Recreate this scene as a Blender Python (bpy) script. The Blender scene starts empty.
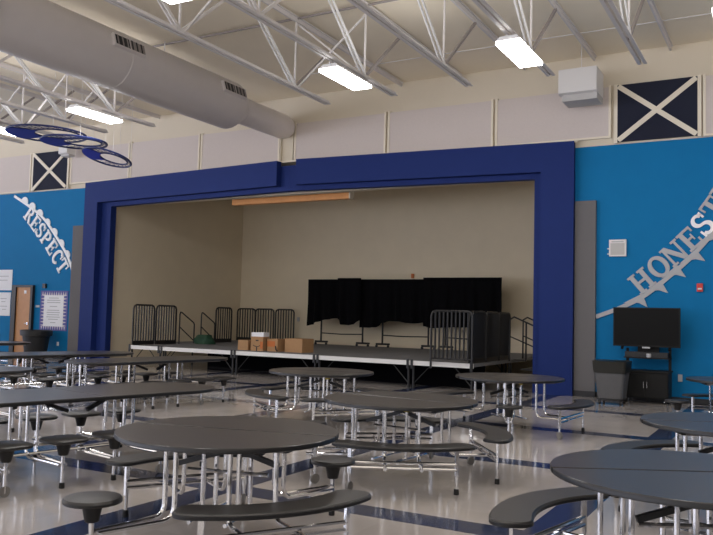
import bpy, math, random
from mathutils import Vector, Matrix
random.seed(7)
C = bpy.context.scene.collection
PI = math.pi
def R(d): return math.radians(d)

# ---------------------------------------------------------------- materials
MATS = {}
def mat(name, col, rough=0.5, metal=0.0, spec=0.5, noise=0.0, nscale=40.0, bump=0.0, emit=0.0, emit_col=None, coat=0.0):
    if name in MATS: return MATS[name]
    m = bpy.data.materials.new(name); m.use_nodes = True
    nt = m.node_tree; b = nt.nodes['Principled BSDF']
    b.inputs['Base Color'].default_value = (*col, 1)
    b.inputs['Roughness'].default_value = rough
    b.inputs['Metallic'].default_value = metal
    b.inputs['Specular IOR Level'].default_value = spec
    b.inputs['Coat Weight'].default_value = coat
    if emit:
        b.inputs['Emission Color'].default_value = (*(emit_col or col), 1)
        b.inputs['Emission Strength'].default_value = emit
    if noise or bump:
        tc = nt.nodes.new('ShaderNodeTexCoord'); n = nt.nodes.new('ShaderNodeTexNoise')
        n.inputs['Scale'].default_value = nscale; n.inputs['Detail'].default_value = 4
        nt.links.new(tc.outputs['Object'], n.inputs['Vector'])
        if noise:
            mx = nt.nodes.new('ShaderNodeMix'); mx.data_type = 'RGBA'
            mx.inputs['A'].default_value = (*[c*(1-noise) for c in col], 1)
            mx.inputs['B'].default_value = (*[min(1, c*(1+noise)) for c in col], 1)
            nt.links.new(n.outputs['Fac'], mx.inputs['Factor'])
            nt.links.new(mx.outputs['Result'], b.inputs['Base Color'])
        if bump:
            bp = nt.nodes.new('ShaderNodeBump'); bp.inputs['Strength'].default_value = bump; bp.inputs['Distance'].default_value = 0.01
            nt.links.new(n.outputs['Fac'], bp.inputs['Height']); nt.links.new(bp.outputs['Normal'], b.inputs['Normal'])
    MATS[name] = m
    return m

BLUE = mat('blue_paint', (0.001, 0.165, 0.40), 0.7, spec=0.2, noise=0.06, nscale=3, bump=0.1)
NAVY = mat('navy_portal', (0.010, 0.027, 0.150), 0.65, spec=0.2, noise=0.05, nscale=5)
CREAM = mat('cream_paint', (0.68, 0.61, 0.485), 0.7, noise=0.03, nscale=2)
DECK = mat('ceiling_deck', (0.88, 0.80, 0.645), 0.75, noise=0.04, nscale=1.5)
ALCOVE = mat('alcove_beige', (0.70, 0.61, 0.455), 0.75, noise=0.05, nscale=2)
PANEL = mat('panel_fabric', (0.63, 0.565, 0.53), 0.9, noise=0.05, nscale=25, bump=0.15)
XNAVY = mat('navy_fabric', (0.009, 0.012, 0.030), 0.9, noise=0.1, nscale=30)
STRIP = mat('cream_strip', (0.80, 0.73, 0.60), 0.6)
PILASTER = mat('grey_fabric', (0.15, 0.145, 0.15), 0.9, noise=0.06, nscale=30)
BLACKBASE = mat('black_vinyl', (0.015, 0.015, 0.018), 0.5)
STEEL = mat('painted_steel', (0.70, 0.67, 0.655), 0.55, noise=0.04, nscale=8)
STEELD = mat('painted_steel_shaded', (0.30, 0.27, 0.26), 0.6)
DUCTM = mat('duct_paint', (0.74, 0.70, 0.69), 0.45, noise=0.03, nscale=4)
DARK = mat('dark_slot', (0.02, 0.02, 0.022), 0.6)
CHROME = mat('chrome', (0.86, 0.86, 0.87), 0.15, metal=1.0)
TOP = mat('table_laminate', (0.045, 0.041, 0.041), 0.28, spec=0.5, noise=0.12, nscale=160)
EDGE = mat('table_edge', (0.012, 0.012, 0.013), 0.35)
SEAT = mat('seat_plastic', (0.026, 0.024, 0.023), 0.38, noise=0.1, nscale=120)
RUBBER = mat('black_rubber', (0.01, 0.01, 0.01), 0.6)
WHEEL = mat('grey_wheel', (0.20, 0.19, 0.18), 0.4)
STICK = mat('yellow_tag', (0.65, 0.50, 0.08), 0.5)
STAGE = mat('stage_carpet', (0.16, 0.16, 0.165), 0.9, noise=0.12, nscale=60)
WHITE = mat('white_edge', (0.78, 0.78, 0.77), 0.5)
BLACK = mat('black_steel', (0.008, 0.008, 0.009), 0.45)
CLOTH = mat('black_cloth', (0.003, 0.003, 0.004), 1.0, spec=0.1)
CARD = mat('cardboard', (0.42, 0.24, 0.115), 0.8, noise=0.08, nscale=20)
CARDD = mat('cardboard_dark', (0.30, 0.16, 0.07), 0.8)
ORANGE = mat('orange_print', (0.55, 0.16, 0.04), 0.7)
INK = mat('ink', (0.03, 0.028, 0.03), 0.7)
GREEN = mat('green_tarp', (0.012, 0.06, 0.03), 0.7)
WOOD = mat('orange_wood', (0.80, 0.36, 0.11), 0.45, noise=0.15, nscale=6)
DOORW = mat('door_wood', (0.52, 0.25, 0.10), 0.5, noise=0.12, nscale=5)
FRAMEK = mat('door_frame_dark', (0.02, 0.018, 0.018), 0.5)
PAPER = mat('white_paper', (0.85, 0.86, 0.90), 0.7)
POSTB = mat('poster_violet', (0.10, 0.10, 0.34), 0.6)
POSTL = mat('poster_pale', (0.62, 0.58, 0.62), 0.6)
LETW = mat('white_lettering', (0.90, 0.91, 0.93), 0.5)
LETS = mat('silver_lettering', (0.40, 0.41, 0.43), 0.38, metal=0.0)
SCREEN = mat('tv_screen', (0.003, 0.003, 0.003), 0.5, spec=.15, noise=0.2)
TVK = mat('tv_plastic', (0.005, 0.005, 0.005), 0.5, spec=.25)
CABK = mat('cabinet_black', (0.007, 0.007, 0.007), 0.55, spec=.3, noise=0.2, nscale=8)
BINK = mat('bin_black', (0.016, 0.017, 0.019), 0.5)
BING = mat('bin_grey', (0.10, 0.10, 0.105), 0.6, noise=0.1, nscale=10)
LINER = mat('bin_liner', (0.020, 0.020, 0.016), 0.35)
RED = mat('alarm_red', (0.60, 0.04, 0.03), 0.5)
SPEAK = mat('speaker_white', (0.74, 0.73, 0.72), 0.5)
SPEAKG = mat('speaker_grille', (0.50, 0.49, 0.48), 0.7)
RING = mat('hoop_blue', (0.012, 0.022, 0.10), 0.5)
RINGB = mat('hoop_fabric', (0.010, 0.028, 0.38), 0.6)
LIGHT = mat('lamp_diffuser', (1, 1, 1), 0.5, emit=20.0, emit_col=(1.0, 0.98, 0.95))
FIXT = mat('fixture_white', (0.78, 0.78, 0.78), 0.5)
GREYP = mat('grey_plate', (0.45, 0.46, 0.48), 0.5)

def floor_mat():
    m = bpy.data.materials.new('floor_tile'); m.use_nodes = True
    nt = m.node_tree; L = nt.links; b = nt.nodes['Principled BSDF']
    tc = nt.nodes.new('ShaderNodeTexCoord'); sp = nt.nodes.new('ShaderNodeSeparateXYZ')
    L.new(tc.outputs['Object'], sp.inputs[0])
    def math_(op, a, v):
        n = nt.nodes.new('ShaderNodeMath'); n.operation = op
        if hasattr(a, 'is_linked'): L.new(a, n.inputs[0])
        else: n.inputs[0].default_value = a
        if hasattr(v, 'is_linked'): L.new(v, n.inputs[1])
        elif v is not None: n.inputs[1].default_value = v
        return n.outputs[0]
    def stripe(o, off, per, w):
        s = math_('ADD', o, off); s = math_('FLOORED_MODULO', s, per)
        return math_('LESS_THAN', s, w)
    sx = stripe(sp.outputs[0], 1.76, 2.82, 0.31)       # bands that run towards the stage
    sy = stripe(sp.outputs[1], -5.46, 2.82, 0.31)      # bands that run along the stage
    st = math_('MAXIMUM', sx, sy)
    # 0.305 m tiles: joints and slight tone per tile
    tx = math_('DIVIDE', sp.outputs[0], 0.305); ty = math_('DIVIDE', sp.outputs[1], 0.305)
    fx = math_('FLOOR', tx, None); fy = math_('FLOOR', ty, None)
    cb = nt.nodes.new('ShaderNodeCombineXYZ'); L.new(fx, cb.inputs[0]); L.new(fy, cb.inputs[1])
    wn = nt.nodes.new('ShaderNodeTexWhiteNoise'); L.new(cb.outputs[0], wn.inputs['Vector'])
    nz = nt.nodes.new('ShaderNodeTexNoise'); nz.inputs['Scale'].default_value = 1.3; nz.inputs['Detail'].default_value = 6
    L.new(tc.outputs['Object'], nz.inputs['Vector'])
    tone = math_('MULTIPLY', wn.outputs['Value'], 0.10); tone = math_('ADD', tone, 0.78)
    n2 = math_('MULTIPLY', nz.outputs['Fac'], 0.30); tone = math_('ADD', tone, n2)
    base = nt.nodes.new('ShaderNodeMix'); base.data_type = 'RGBA'
    base.inputs['A'].default_value = (0.42, 0.385, 0.365, 1); base.inputs['B'].default_value = (0.028, 0.040, 0.088, 1)
    L.new(st, base.inputs['Factor'])
    mul = nt.nodes.new('ShaderNodeVectorMath'); mul.operation = 'SCALE'
    L.new(base.outputs['Result'], mul.inputs[0]); L.new(tone, mul.inputs['Scale'])
    L.new(mul.outputs[0], b.inputs['Base Color'])
    rr = math_('MULTIPLY', nz.outputs['Fac'], 0.10); rr = math_('ADD', rr, 0.06)
    L.new(rr, b.inputs['Roughness'])
    b.inputs['Specular IOR Level'].default_value = 0.5
    return m
FLOOR = floor_mat()

# ---------------------------------------------------------------- mesh builder
class MB:
    def __init__(s): s.v = []; s.f = []
    def add(s, vs, fs):
        o = len(s.v); s.v += [tuple(v) for v in vs]; s.f += [tuple(i+o for i in f) for f in fs]; return s
    def box(s, x0, x1, y0, y1, z0, z1):
        vs = [(x, y, z) for z in (z0, z1) for y in (y0, y1) for x in (x0, x1)]
        return s.add(vs, [(0,2,3,1),(4,5,7,6),(0,1,5,4),(2,6,7,3),(0,4,6,2),(1,3,7,5)])
    def prism(s, poly, z0, z1):
        return s.loft([(poly, z0), (poly, z1)])
    def loft(s, rings):                                        # rings: list of (list of xy, z), same count, counter-clockwise
        n = len(rings[0][0]); vs = []; fs = []
        for poly, z in rings: vs += [(p[0], p[1], z) for p in poly]
        for k in range(len(rings)-1):
            for i in range(n):
                j = (i+1) % n; fs.append((k*n+i, k*n+j, (k+1)*n+j, (k+1)*n+i))
        fs.append(tuple(range(n-1, -1, -1))); fs.append(tuple((len(rings)-1)*n+i for i in range(n)))
        return s.add(vs, fs)
    def tube(s, pts, r, n=8):
        P = [Vector(p) for p in pts]; vs = []; fs = []
        t0 = (P[1]-P[0]).normalized()
        up = Vector((0,0,1)) if abs(t0.z) < .9 else Vector((1,0,0))
        a = t0.cross(up).normalized()
        for i, p in enumerate(P):
            if i == 0: t = t0
            elif i == len(P)-1: t = (P[i]-P[i-1]).normalized()
            else: t = ((P[i]-P[i-1]).normalized()+(P[i+1]-P[i]).normalized()).normalized()
            a = (a - t*a.dot(t)).normalized(); b = t.cross(a)
            for k in range(n):
                an = 2*PI*k/n; vs.append(p + (a*math.cos(an)+b*math.sin(an))*r)
        for i in range(len(P)-1):
            for k in range(n):
                q = (k+1) % n; fs.append((i*n+k, i*n+q, (i+1)*n+q, (i+1)*n+k))
        fs.append(tuple(range(n-1,-1,-1))); fs.append(tuple((len(P)-1)*n+k for k in range(n)))
        return s.add(vs, fs)
    def bar(s, p, q, w, h, up=(0,0,1)):                        # rectangular bar from p to q
        p = Vector(p); q = Vector(q); t = (q-p).normalized(); u = Vector(up)
        if abs(t.dot(u)) > .97: u = Vector((1,0,0))
        a = t.cross(u).normalized()*(w/2); b = a.cross(t).normalized()*(h/2)
        vs = [p-a-b, p+a-b, p+a+b, p-a+b, q-a-b, q+a-b, q+a+b, q-a+b]
        return s.add(vs, [(0,1,2,3),(7,6,5,4),(0,4,5,1),(1,5,6,2),(2,6,7,3),(3,7,4,0)])
    def lathe(s, prof, c=(0,0), n=24):                         # prof: (r, z) bottom to top, capped
        vs = []; fs = []; m = len(prof)
        for r, z in prof:
            for k in range(n):
                an = 2*PI*k/n; vs.append((c[0]+r*math.cos(an), c[1]+r*math.sin(an), z))
        for i in range(m-1):
            for k in range(n):
                q = (k+1) % n; fs.append((i*n+k, i*n+q, (i+1)*n+q, (i+1)*n+k))
        fs.append(tuple(range(n-1,-1,-1))); fs.append(tuple((m-1)*n+k for k in range(n)))
        return s.add(vs, fs)
    def disc(s, c, axis, r, w, n=20):                          # short cylinder centred at c along axis
        a = Vector(axis).normalized()*w/2; c = Vector(c)
        return s.tube([c-a, c+a], r, n)
    def xz(s, poly, y0, y1):                                   # polygon in the wall plane, given thickness in y
        n = len(poly)
        area = sum(poly[i][0]*poly[(i+1)%n][1]-poly[(i+1)%n][0]*poly[i][1] for i in range(n))
        if area < 0: poly = poly[::-1]
        vs = [(p[0], y0, p[1]) for p in poly]+[(p[0], y1, p[1]) for p in poly]
        fs = [tuple(range(n)), tuple(range(2*n-1, n-1, -1))]
        for i in range(n):
            j = (i+1) % n; fs.append((i, i+n, j+n, j))
        return s.add(vs, fs)
    def build(s, name, m, parent=None, loc=None, smooth=True):
        me = bpy.data.meshes.new(name); me.from_pydata(s.v, [], s.f); me.update()
        me.materials.append(m)
        if smooth:
            me.shade_smooth(); me.set_sharp_from_angle(angle=R(38))
        o = bpy.data.objects.new(name, me); C.objects.link(o)
        if parent: o.parent = parent
        if loc: o.location = loc
        return o

def inset(poly, d):
    n = len(poly); out = []
    for i in range(n):
        p0, p1, p2 = poly[i-1], poly[i], poly[(i+1)%n]
        e1 = Vector((p1[0]-p0[0], p1[1]-p0[1])); e2 = Vector((p2[0]-p1[0], p2[1]-p1[1]))
        n1 = Vector((-e1.y, e1.x)).normalized(); n2 = Vector((-e2.y, e2.x)).normalized()
        nn = (n1+n2)
        if nn.length < 1e-6: nn = n1
        nn.normalize(); k = d/max(.4, nn.dot(n1))
        out.append((p1[0]+nn.x*k, p1[1]+nn.y*k))
    return out
def slab(mb, poly, z0, z1, e):                                 # plate with an eased edge
    return mb.loft([(inset(poly, e), z0), (poly, z0+e), (poly, z1-e), (inset(poly, e), z1)])

def tag(o, label=None, cat=None, group=None, kind=None):
    if label: o['label'] = label
    if cat: o['category'] = cat
    if group: o['group'] = group
    if kind: o['kind'] = kind
    return o
def thing(name, label, cat, loc=(0,0,0), rz=0, group=None):
    o = bpy.data.objects.new(name, None); C.objects.link(o); o.empty_display_size = .1
    o.location = loc; o.rotation_euler = (0,0,rz)
    return tag(o, label, cat, group)
KIDS = {}
def copy_tree(o, parent=None):
    c = o.copy(); C.objects.link(c)
    if parent: c.parent = parent
    for ch in [k for k in bpy.data.objects if k.parent == o]: copy_tree(ch, c)
    return c
def struct(name, mb, m, parent=None):
    o = mb.build(name, m, parent)
    if not parent: o['kind'] = 'structure'
    return o

# ---------------------------------------------------------------- room shell
W = 16.76                     # plane of the stage wall
struct('floor', MB().box(-40, 9, -8, 23, -.12, 0), FLOOR)
struct('ceiling', MB().box(-40, 9, -8, W, 7.22, 7.34), DECK)
struct('wall_stage_left', MB().box(-40, -17.9, W, W+.2, 0, 5.27), BLUE)
struct('wall_stage_right', MB().box(-4.86, 9, W, W+.2, 0, 5.27), BLUE)
struct('wall_stage_upper', MB().box(-40, 9, W, W+.2, 5.27, 7.22).box(-17.9, -4.86, W, W+.2, 4.66, 5.27), CREAM)
struct('baseboard_right', MB().box(-3.62, 9, W-.03, W, 0, .11), BLACKBASE)
struct('baseboard_portal', MB().box(-4.06, -3.61, W-.12, W-.094, 0, .12), BLACKBASE)
struct('baseboard_left', MB().box(-40, -19.4, W-.03, W, 0, .11), BLACKBASE)
# alcove behind the stage opening
struct('wall_alcove_left', MB().prism([(-18.05, 16.96), (-17.85, 16.96), (-17.17, 22.3), (-17.37, 22.3)], 0, 6.6), ALCOVE)
struct('wall_alcove_back', MB().box(-17.4, -4.2, 22.3, 22.5, 0, 6.6), ALCOVE)
struct('wall_alcove_right', MB().box(-4.86, -4.66, 16.96, 22.3, 0, 6.6), ALCOVE)
struct('ceiling_alcove', MB().box(-18.05, -4.66, 16.96, 22.5, 6.6, 6.7), ALCOVE)

# bowed navy portal: two flats that meet in front of the wall
A = Vector((-18.78, 16.62)); B = Vector((-11.0, 15.98)); D = Vector((-4.06, 16.62))
def flat_pts(P, Q, t0, t1, n0, n1):      # plan rectangle along P->Q between distances, n towards the hall
    u = (Q-P).normalized(); v = Vector((u.y, -u.x))
    return [tuple(P+u*a+v*b) for a, b in ((t0,n0),(t1,n0),(t1,n1),(t0,n1))][::-1]
LA = (B-A).length; LD = (D-B).length
def ccw(p):
    a = sum(p[i][0]*p[(i+1)%len(p)][1]-p[(i+1)%len(p)][0]*p[i][1] for i in range(len(p)))
    return p if a > 0 else p[::-1]
portal = struct('wall_stage_portal', MB().prism(ccw(flat_pts(A,B,.3,LA,-.30,-.12)), 4.63, 5.27)
    .prism(ccw(flat_pts(B,D,0,LD-.3,-.30,-.12)), 4.63, 5.27)
    .prism(ccw(flat_pts(A,B,.5,1.02,-.32,-.12)), 0, 4.64)
    .prism(ccw(flat_pts(B,D,LD-.86,LD-.5,-.32,-.12)), 0, 4.64), NAVY)
MB().prism(ccw(flat_pts(A,B,0,LA-.28,-.12,.06)), 4.75, 5.38).build('portal_fascia', NAVY, portal)
MB().prism(ccw(flat_pts(B,D,.28,LD,-.12,.06)), 4.75, 5.38).build('portal_fascia', NAVY, portal)
MB().prism(ccw(flat_pts(A,B,0,.60,-.14,.06)), 0, 4.75).build('portal_leg', NAVY, portal)
MB().prism(ccw(flat_pts(B,D,LD-.70,LD,-.14,.06)), 0, 4.75).build('portal_leg', NAVY, portal)
MB().prism(ccw([(-18.85, W-.12), (-18.78, 16.6), (-11.0, 16.1), (-4.06, 16.6), (-4.0, W-.12)]), 5.36, 5.40).build('portal_cap', STRIP, portal)

# flat grey acoustic strips beside the portal
tag(MB().box(-19.36, -18.86, W-.09, W-.003, .0, 4.1).build('acoustic_strip', PILASTER), 'tall flat grey acoustic strip on wall left of the navy stage frame', 'wall panel', 'tall grey strips beside the stage frame')
tag(MB().box(-4.05, -3.62, W-.09, W-.003, .0, 4.1).build('acoustic_strip', PILASTER), 'tall flat grey acoustic strip on wall right of the navy stage frame', 'wall panel', 'tall grey strips beside the stage frame')

# acoustic panels over the stage
def apanel(x0, x1, label):
    over = x0 > -18.9 and x1 < -4.0 or x0 < -4.1 < x1 or x0 < -18.7 < x1
    zb = 5.41 if over else 5.28; zt = 6.52
    t = thing('mounted_acoustic_board', label, 'wall panel', ((x0+x1)/2, W-.001, zb), 0, 'acoustic panels along the top of the stage wall')
    w = (x1-x0)/2
    MB().box(-w+.03, w-.03, -.07, -.012, .03, zt-zb-.03).build('fabric_face', PANEL, t)
    MB().box(-w, -w+.05, -.085, 0, 0, zt-zb).box(w-.05, w, -.085, 0, 0, zt-zb).box(-w+.05, w-.05, -.085, 0, 0, .04).build('edge_strip', STRIP, t)
    return t
apanel(-27.0, -24.35, 'pinkish grey acoustic panel at the far left above the papers and door')
apanel(-24.30, -21.45, 'pinkish grey acoustic panel just left of the left navy crossed panel')
apanel(-19.62, -17.12, 'pinkish grey acoustic panel just right of the left navy crossed panel')
apanel(-17.08, -14.45, 'pinkish grey acoustic panel above stage frame right of the blue hoops')
apanel(-14.40, -11.74, 'pinkish grey acoustic panel above stage frame just left of the duct end')
apanel(-11.28, -8.62, 'pinkish grey acoustic panel above stage frame just right of the duct end')
apanel(-8.57, -5.90, 'pinkish grey acoustic panel above stage frame, second right of the duct end')
apanel(-5.85, -3.32, 'pinkish grey acoustic panel behind the white hanging loudspeaker')
apanel(-1.55, 1.1, 'pinkish grey acoustic panel at the right edge beside the crossed panel')
struct('trim_1', MB().box(-11.72, -11.69, W-.09, W, 5.28, 6.5).box(-11.34, -11.31, W-.09, W, 5.28, 6.5).box(-11.69, -11.34, W-.03, W, 5.28, 6.5), CREAM)
def xpanel(x0, x1, label):
    t = thing('mounted_crossed_board', label, 'wall panel', ((x0+x1)/2, W-.001, 5.28), 0, 'navy crossed panels on the stage wall')
    w = (x1-x0)/2; h = 1.22
    MB().box(-w+.03, w-.03, -.09, -.012, .03, h).build('fabric_face', XNAVY, t)
    MB().bar((-w+.05, -.10, .05), (w-.05, -.10, h-.03), .02, .10, (0,0,1)).build('cross_strip', STRIP, t)
    MB().bar((-w+.05, -.105, h-.03), (w-.05, -.105, .05), .02, .10, (0,0,1)).build('cross_strip', STRIP, t)
    MB().box(-w-.04, -w+.03, -.09, 0, 0, h+.02).box(w-.03, w+.04, -.09, 0, 0, h+.02).build('edge_strip', STRIP, t)
xpanel(-21.36, -19.72, 'navy wall panel with cream X strips, high on the left behind hoops')
xpanel(-3.22, -1.62, 'navy wall panel with cream X strips, high on the right')

# ---------------------------------------------------------------- lettering: slab-serif capitals in a 1-high box, origin at baseline left
def ring_arc(cx, cy, rx, ry, w, a0, a1, n=14):
    o = []; i_ = []
    for k in range(n+1):
        a = R(a0+(a1-a0)*k/n)
        o.append((cx+rx*math.cos(a), cy+ry*math.sin(a))); i_.append((cx+(rx-w)*math.cos(a), cy+(ry-w*.62)*math.sin(a)))
    return [[o[k], o[k+1], i_[k+1], i_[k]] for k in range(n)]
def rect(x0, x1, y0, y1): return [[(x0,y0),(x1,y0),(x1,y1),(x0,y1)]]
S_ = .2
def glyph(ch):
    if ch == 'H':
        return .98, rect(.10,.32,0,1)+rect(.66,.88,0,1)+rect(.32,.66,.44,.56)+rect(0,.42,0,.1)+rect(0,.42,.9,1)+rect(.56,.98,0,.1)+rect(.56,.98,.9,1)
    if ch == 'O':
        return .95, ring_arc(.475,.5,.475,.53,.23,0,360,28)
    if ch == 'N':
        return 1.0, rect(.10,.22,0,1)+rect(.78,.90,0,1)+[[(.05,1),(.32,1),(.9,0),(.66,0)]]+rect(0,.34,0,.1)+rect(0,.2,.9,1)+rect(.66,1.0,.9,1)
    if ch == 'E':
        return .84, rect(.10,.33,0,1)+rect(0,.80,0,.11)+rect(0,.78,.89,1)+rect(.33,.60,.45,.55)+rect(.54,.61,.34,.66)+rect(.70,.80,.0,.3)+rect(.69,.78,.72,1)
    if ch == 'S':
        return .74, ring_arc(.37,.735,.34,.285,.20,20,270,14)+ring_arc(.37,.275,.36,.295,.21,-160,90,14)+rect(.60,.70,.68,.98)+rect(.02,.12,.02,.34)
    if ch == 'T':
        return .86, rect(.32,.54,0,1)+rect(0,.86,.89,1)+rect(.20,.66,0,.1)+rect(0,.09,.66,1)+rect(.77,.86,.66,1)
    if ch == 'Y':
        return .94, rect(.36,.58,0,.48)+[[(.08,1),(.32,1),(.55,.42),(.38,.42)],[(.72,1),(.86,1),(.58,.42),(.44,.42)]]+rect(0,.42,.9,1)+rect(.60,.94,.9,1)+rect(.24,.70,0,.1)
    if ch == 'R':
        return .92, rect(.10,.32,0,1)+ring_arc(.40,.735,.38,.265,.21,-90,90,12)+rect(.30,.42,.9,1)+rect(.30,.42,.47,.57)+[[(.36,.5),(.58,.5),(.92,0),(.68,0)]]+rect(0,.42,0,.1)+rect(0,.3,.9,1)
    if ch == 'P':
        return .82, rect(.10,.32,0,1)+ring_arc(.40,.715,.40,.285,.21,-90,90,12)+rect(.30,.42,.9,1)+rect(.30,.42,.43,.53)+rect(0,.42,0,.1)+rect(0,.3,.9,1)
    if ch == 'C':
        return .84, ring_arc(.45,.5,.45,.53,.23,42,318,20)+rect(.70,.80,.62,.98)
def letter(ch, cx, cz, ang, h, m, parent, mirror=1, sx=1.0):
    w, polys = glyph(ch); mb = MB(); ca, sa = math.cos(R(ang)), math.sin(R(ang))
    for k, p in enumerate(polys):
        q = [((x-w/2)*h*sx, (y-.5)*h) for x, y in p]
        q = [(cx+x*ca-y*sa, cz+x*sa+y*ca) for x, y in q]
        mb.xz(q, W-.035-.0003*(k % 7), W-.004)
    return mb.build('letter', m, parent, smooth=False)
def band(pts, w, m, parent, name='band'):
    mb = MB()
    # smooth the poly-line
    P = [Vector(p) for p in pts]; Q = []
    for i in range(len(P)-1):
        p0 = P[max(0,i-1)]; p1 = P[i]; p2 = P[i+1]; p3 = P[min(len(P)-1,i+2)]
        for k in range(6):
            t = k/6; Q.append(.5*((2*p1)+(p2-p0)*t+(2*p0-5*p1+4*p2-p3)*t*t+(3*p1-p0-3*p2+p3)*t**3))
    Q.append(P[-1]); L = []; Rr = []
    for i, p in enumerate(Q):
        t = (Q[min(i+1,len(Q)-1)]-Q[max(i-1,0)]).normalized(); n = Vector((-t.y, t.x))
        ww = w if not callable(w) else w(i/(len(Q)-1))
        L.append(p+n*ww/2); Rr.append(p-n*ww/2)
    poly = [tuple(p) for p in L]+[tuple(p) for p in Rr[::-1]]
    mb.xz(poly, W-.03, W-.004)
    return mb.build(name, m, parent, smooth=False)
sg = thing('wall_lettering', 'silver HONESTY letters over a curved band with pennants, right blue wall', 'lettering', (0,0,0))
for ch, x, z, a in (('H',-2.71,2.41,40),('O',-2.385,2.70,42),('N',-2.09,2.97,42),('E',-1.80,3.25,44),('S',-1.57,3.53,49),('T',-1.37,3.85,55),('Y',-1.17,4.18,58)):
    letter(ch, x, z, a, .43 if ch != 'S' else .45, LETW if ch == 'S' else LETS, sg, sx=.95)
band([(-3.62,1.66),(-3.1,1.87),(-2.66,2.11),(-2.2,2.49),(-1.80,2.86),(-1.46,3.26),(-1.2,3.62),(-.95,4.05)], .085, LETS, sg)
for x, z, a in ((-2.77,1.92,28),(-2.38,2.18,38),(-2.05,2.49,41),(-1.70,2.80,44),(-1.38,3.18,49)):
    ca, sa = math.cos(R(a)), math.sin(R(a))
    tri = [(-.24,.17),(.17,.17),(.155,.04),(.13,-.12),(.03,.03),(-.09,.11)]
    MB().xz([(x+p*ca-q*sa, z+p*sa+q*ca) for p, q in tri], W-.028, W-.004).build('pennant', LETS, sg, smooth=False)
# RESPECT, left
sg = thing('wall_lettering', 'white RESPECT letters under a scalloped curved band, left blue wall', 'lettering', (0,0,0))
for ch, x, z, a in (('R',-21.50,4.50,-42),('E',-21.20,4.23,-44),('S',-20.94,3.99,-46),('P',-20.66,3.72,-48),('E',-20.38,3.44,-50),('C',-20.10,3.13,-53),('T',-19.86,2.83,-55)):
    letter(ch, x+.03, z+.03, a, .50, LETW, sg, sx=.86)
band([(-22.28,5.19),(-21.43,4.77),(-20.8,4.39),(-20.21,3.83),(-19.64,3.19),(-19.32,2.61)], .085, LETW, sg)
for x, z, a in ((-21.74,5.0,-30),(-21.36,4.80,-33),(-20.99,4.56,-38),(-20.62,4.25,-45),(-20.27,3.93,-47),(-19.94,3.57,-49),(-19.65,3.22,-52),(-19.42,2.85,-60)):
    ca, sa = math.cos(R(a)), math.sin(R(a)); b = []
    for k in range(9):
        an = PI*k/8; b.append((.16*math.cos(an), -.03+.16*math.sin(an)))
    MB().xz([(x+p*ca-q*sa, z+p*sa+q*ca) for p, q in b], W-.028, W-.004).build('scallop', LETW, sg, smooth=False)

# ---------------------------------------------------------------- left wall fittings
dr = struct('door_1', MB().box(-21.86, -21.16, W-.05, W-.005, .01, 2.2), DOORW)
MB().box(-22.06, -21.86, W-.10, W-.002, 0, 2.27).box(-21.16, -21.06, W-.10, W-.002, 0, 2.27).box(-21.86, -21.16, W-.10, W-.002, 2.2, 2.27).build('door_frame', FRAMEK, dr)
MB().tube([(-21.25, W-.10, 1.05), (-21.36, W-.10, 1.05)], .02).disc((-21.25, W-.075, 1.05), (0,1,0), .035, .05).build('door_handle', CHROME, dr)
MB().box(-21.50, -21.40, W-.06, W-.05, 2.0, 2.1).build('door_plate', PAPER, dr)
def flat_thing(name, label, cat, x0, x1, z0, z1, m, d=.02, group=None):
    o = MB().box(x0, x1, W-d, W-.002, z0, z1).build(name, m); return tag(o, label, cat, group)
def sheet(x0, x1, z0, z1, label, marks):
    t = thing('wall_notice', label, 'paper', ((x0+x1)/2, W-.004, z0), 0, 'white papers by the left edge')
    w = (x1-x0)/2
    MB().box(-w, w, -.012, 0, 0, z1-z0).build('paper', PAPER, t)
    for k, (a, b, h) in enumerate(marks):
        MB().box(-w+a, -w+b, -.014, -.0125, h, h+.02).build('text_line', GREYP, t)
sheet(-23.3, -22.18, 2.10, 2.77, 'large white paper on blue wall, upper of the two at left edge', [(.5,.95,.45),(.45,.9,.32)])
sheet(-23.2, -22.21, 1.27, 2.03, 'white paper with faint marks, lower of two at left edge', [(.5,.8,.55),(.55,.75,.45),(.5,.85,.3),(.6,.8,.2)])
t = thing('mounted_poster', 'framed rules poster with violet zigzag border beside the brown door', 'poster', (-20.14, W-.001, .86))
MB().box(-.62, .62, -.015, 0, 0, 1.24).build('backing', POSTB, t)
MB().box(-.44, .44, -.024, -.0155, .13, 1.10).build('white_sheet', PAPER, t)
n = 0
for k in range(11):
    x = -.52+k*.104
    for z0, s in ((.13, -1), (1.10, 1)):
        MB().xz([(x-.03, z0), (x+.03, z0), (x, z0+s*.11)], -.021, -.0155).build('border_spike', POSTL, t, smooth=False)
for k in range(10):
    z = .16+k*.104
    for x0, s in ((-.44, -1), (.44, 1)):
        MB().xz([(x0, z-.03), (x0, z+.03), (x0+s*.15, z)], -.021, -.0155).build('border_spike', POSTL, t, smooth=False)
for k, (a, z) in enumerate(((.22,1.0),(.30,.93),(.30,.86),(.17,.74),(.27,.62),(.30,.55),(.27,.48),(.30,.41),(.22,.34),(.12,.24))):
    MB().box(-a, a, -.026, -.0245, z, z+.022).build('text_line', GREYP, t)
flat_thing('wall_bell', 'small dark device on blue wall above the rules poster', 'alarm', -20.66, -20.52, 2.18, 2.32, BLACK, .06)
flat_thing('switch_plate', 'small dark switch plate between brown door and rules poster', 'switch', -20.98, -20.80, 1.57, 1.64, GREYP, .02)
flat_thing('wall_outlet', 'white outlet plate low on left wall near the grey strip', 'outlet', -19.92, -19.84, .40, .52, PAPER, .02)

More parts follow.
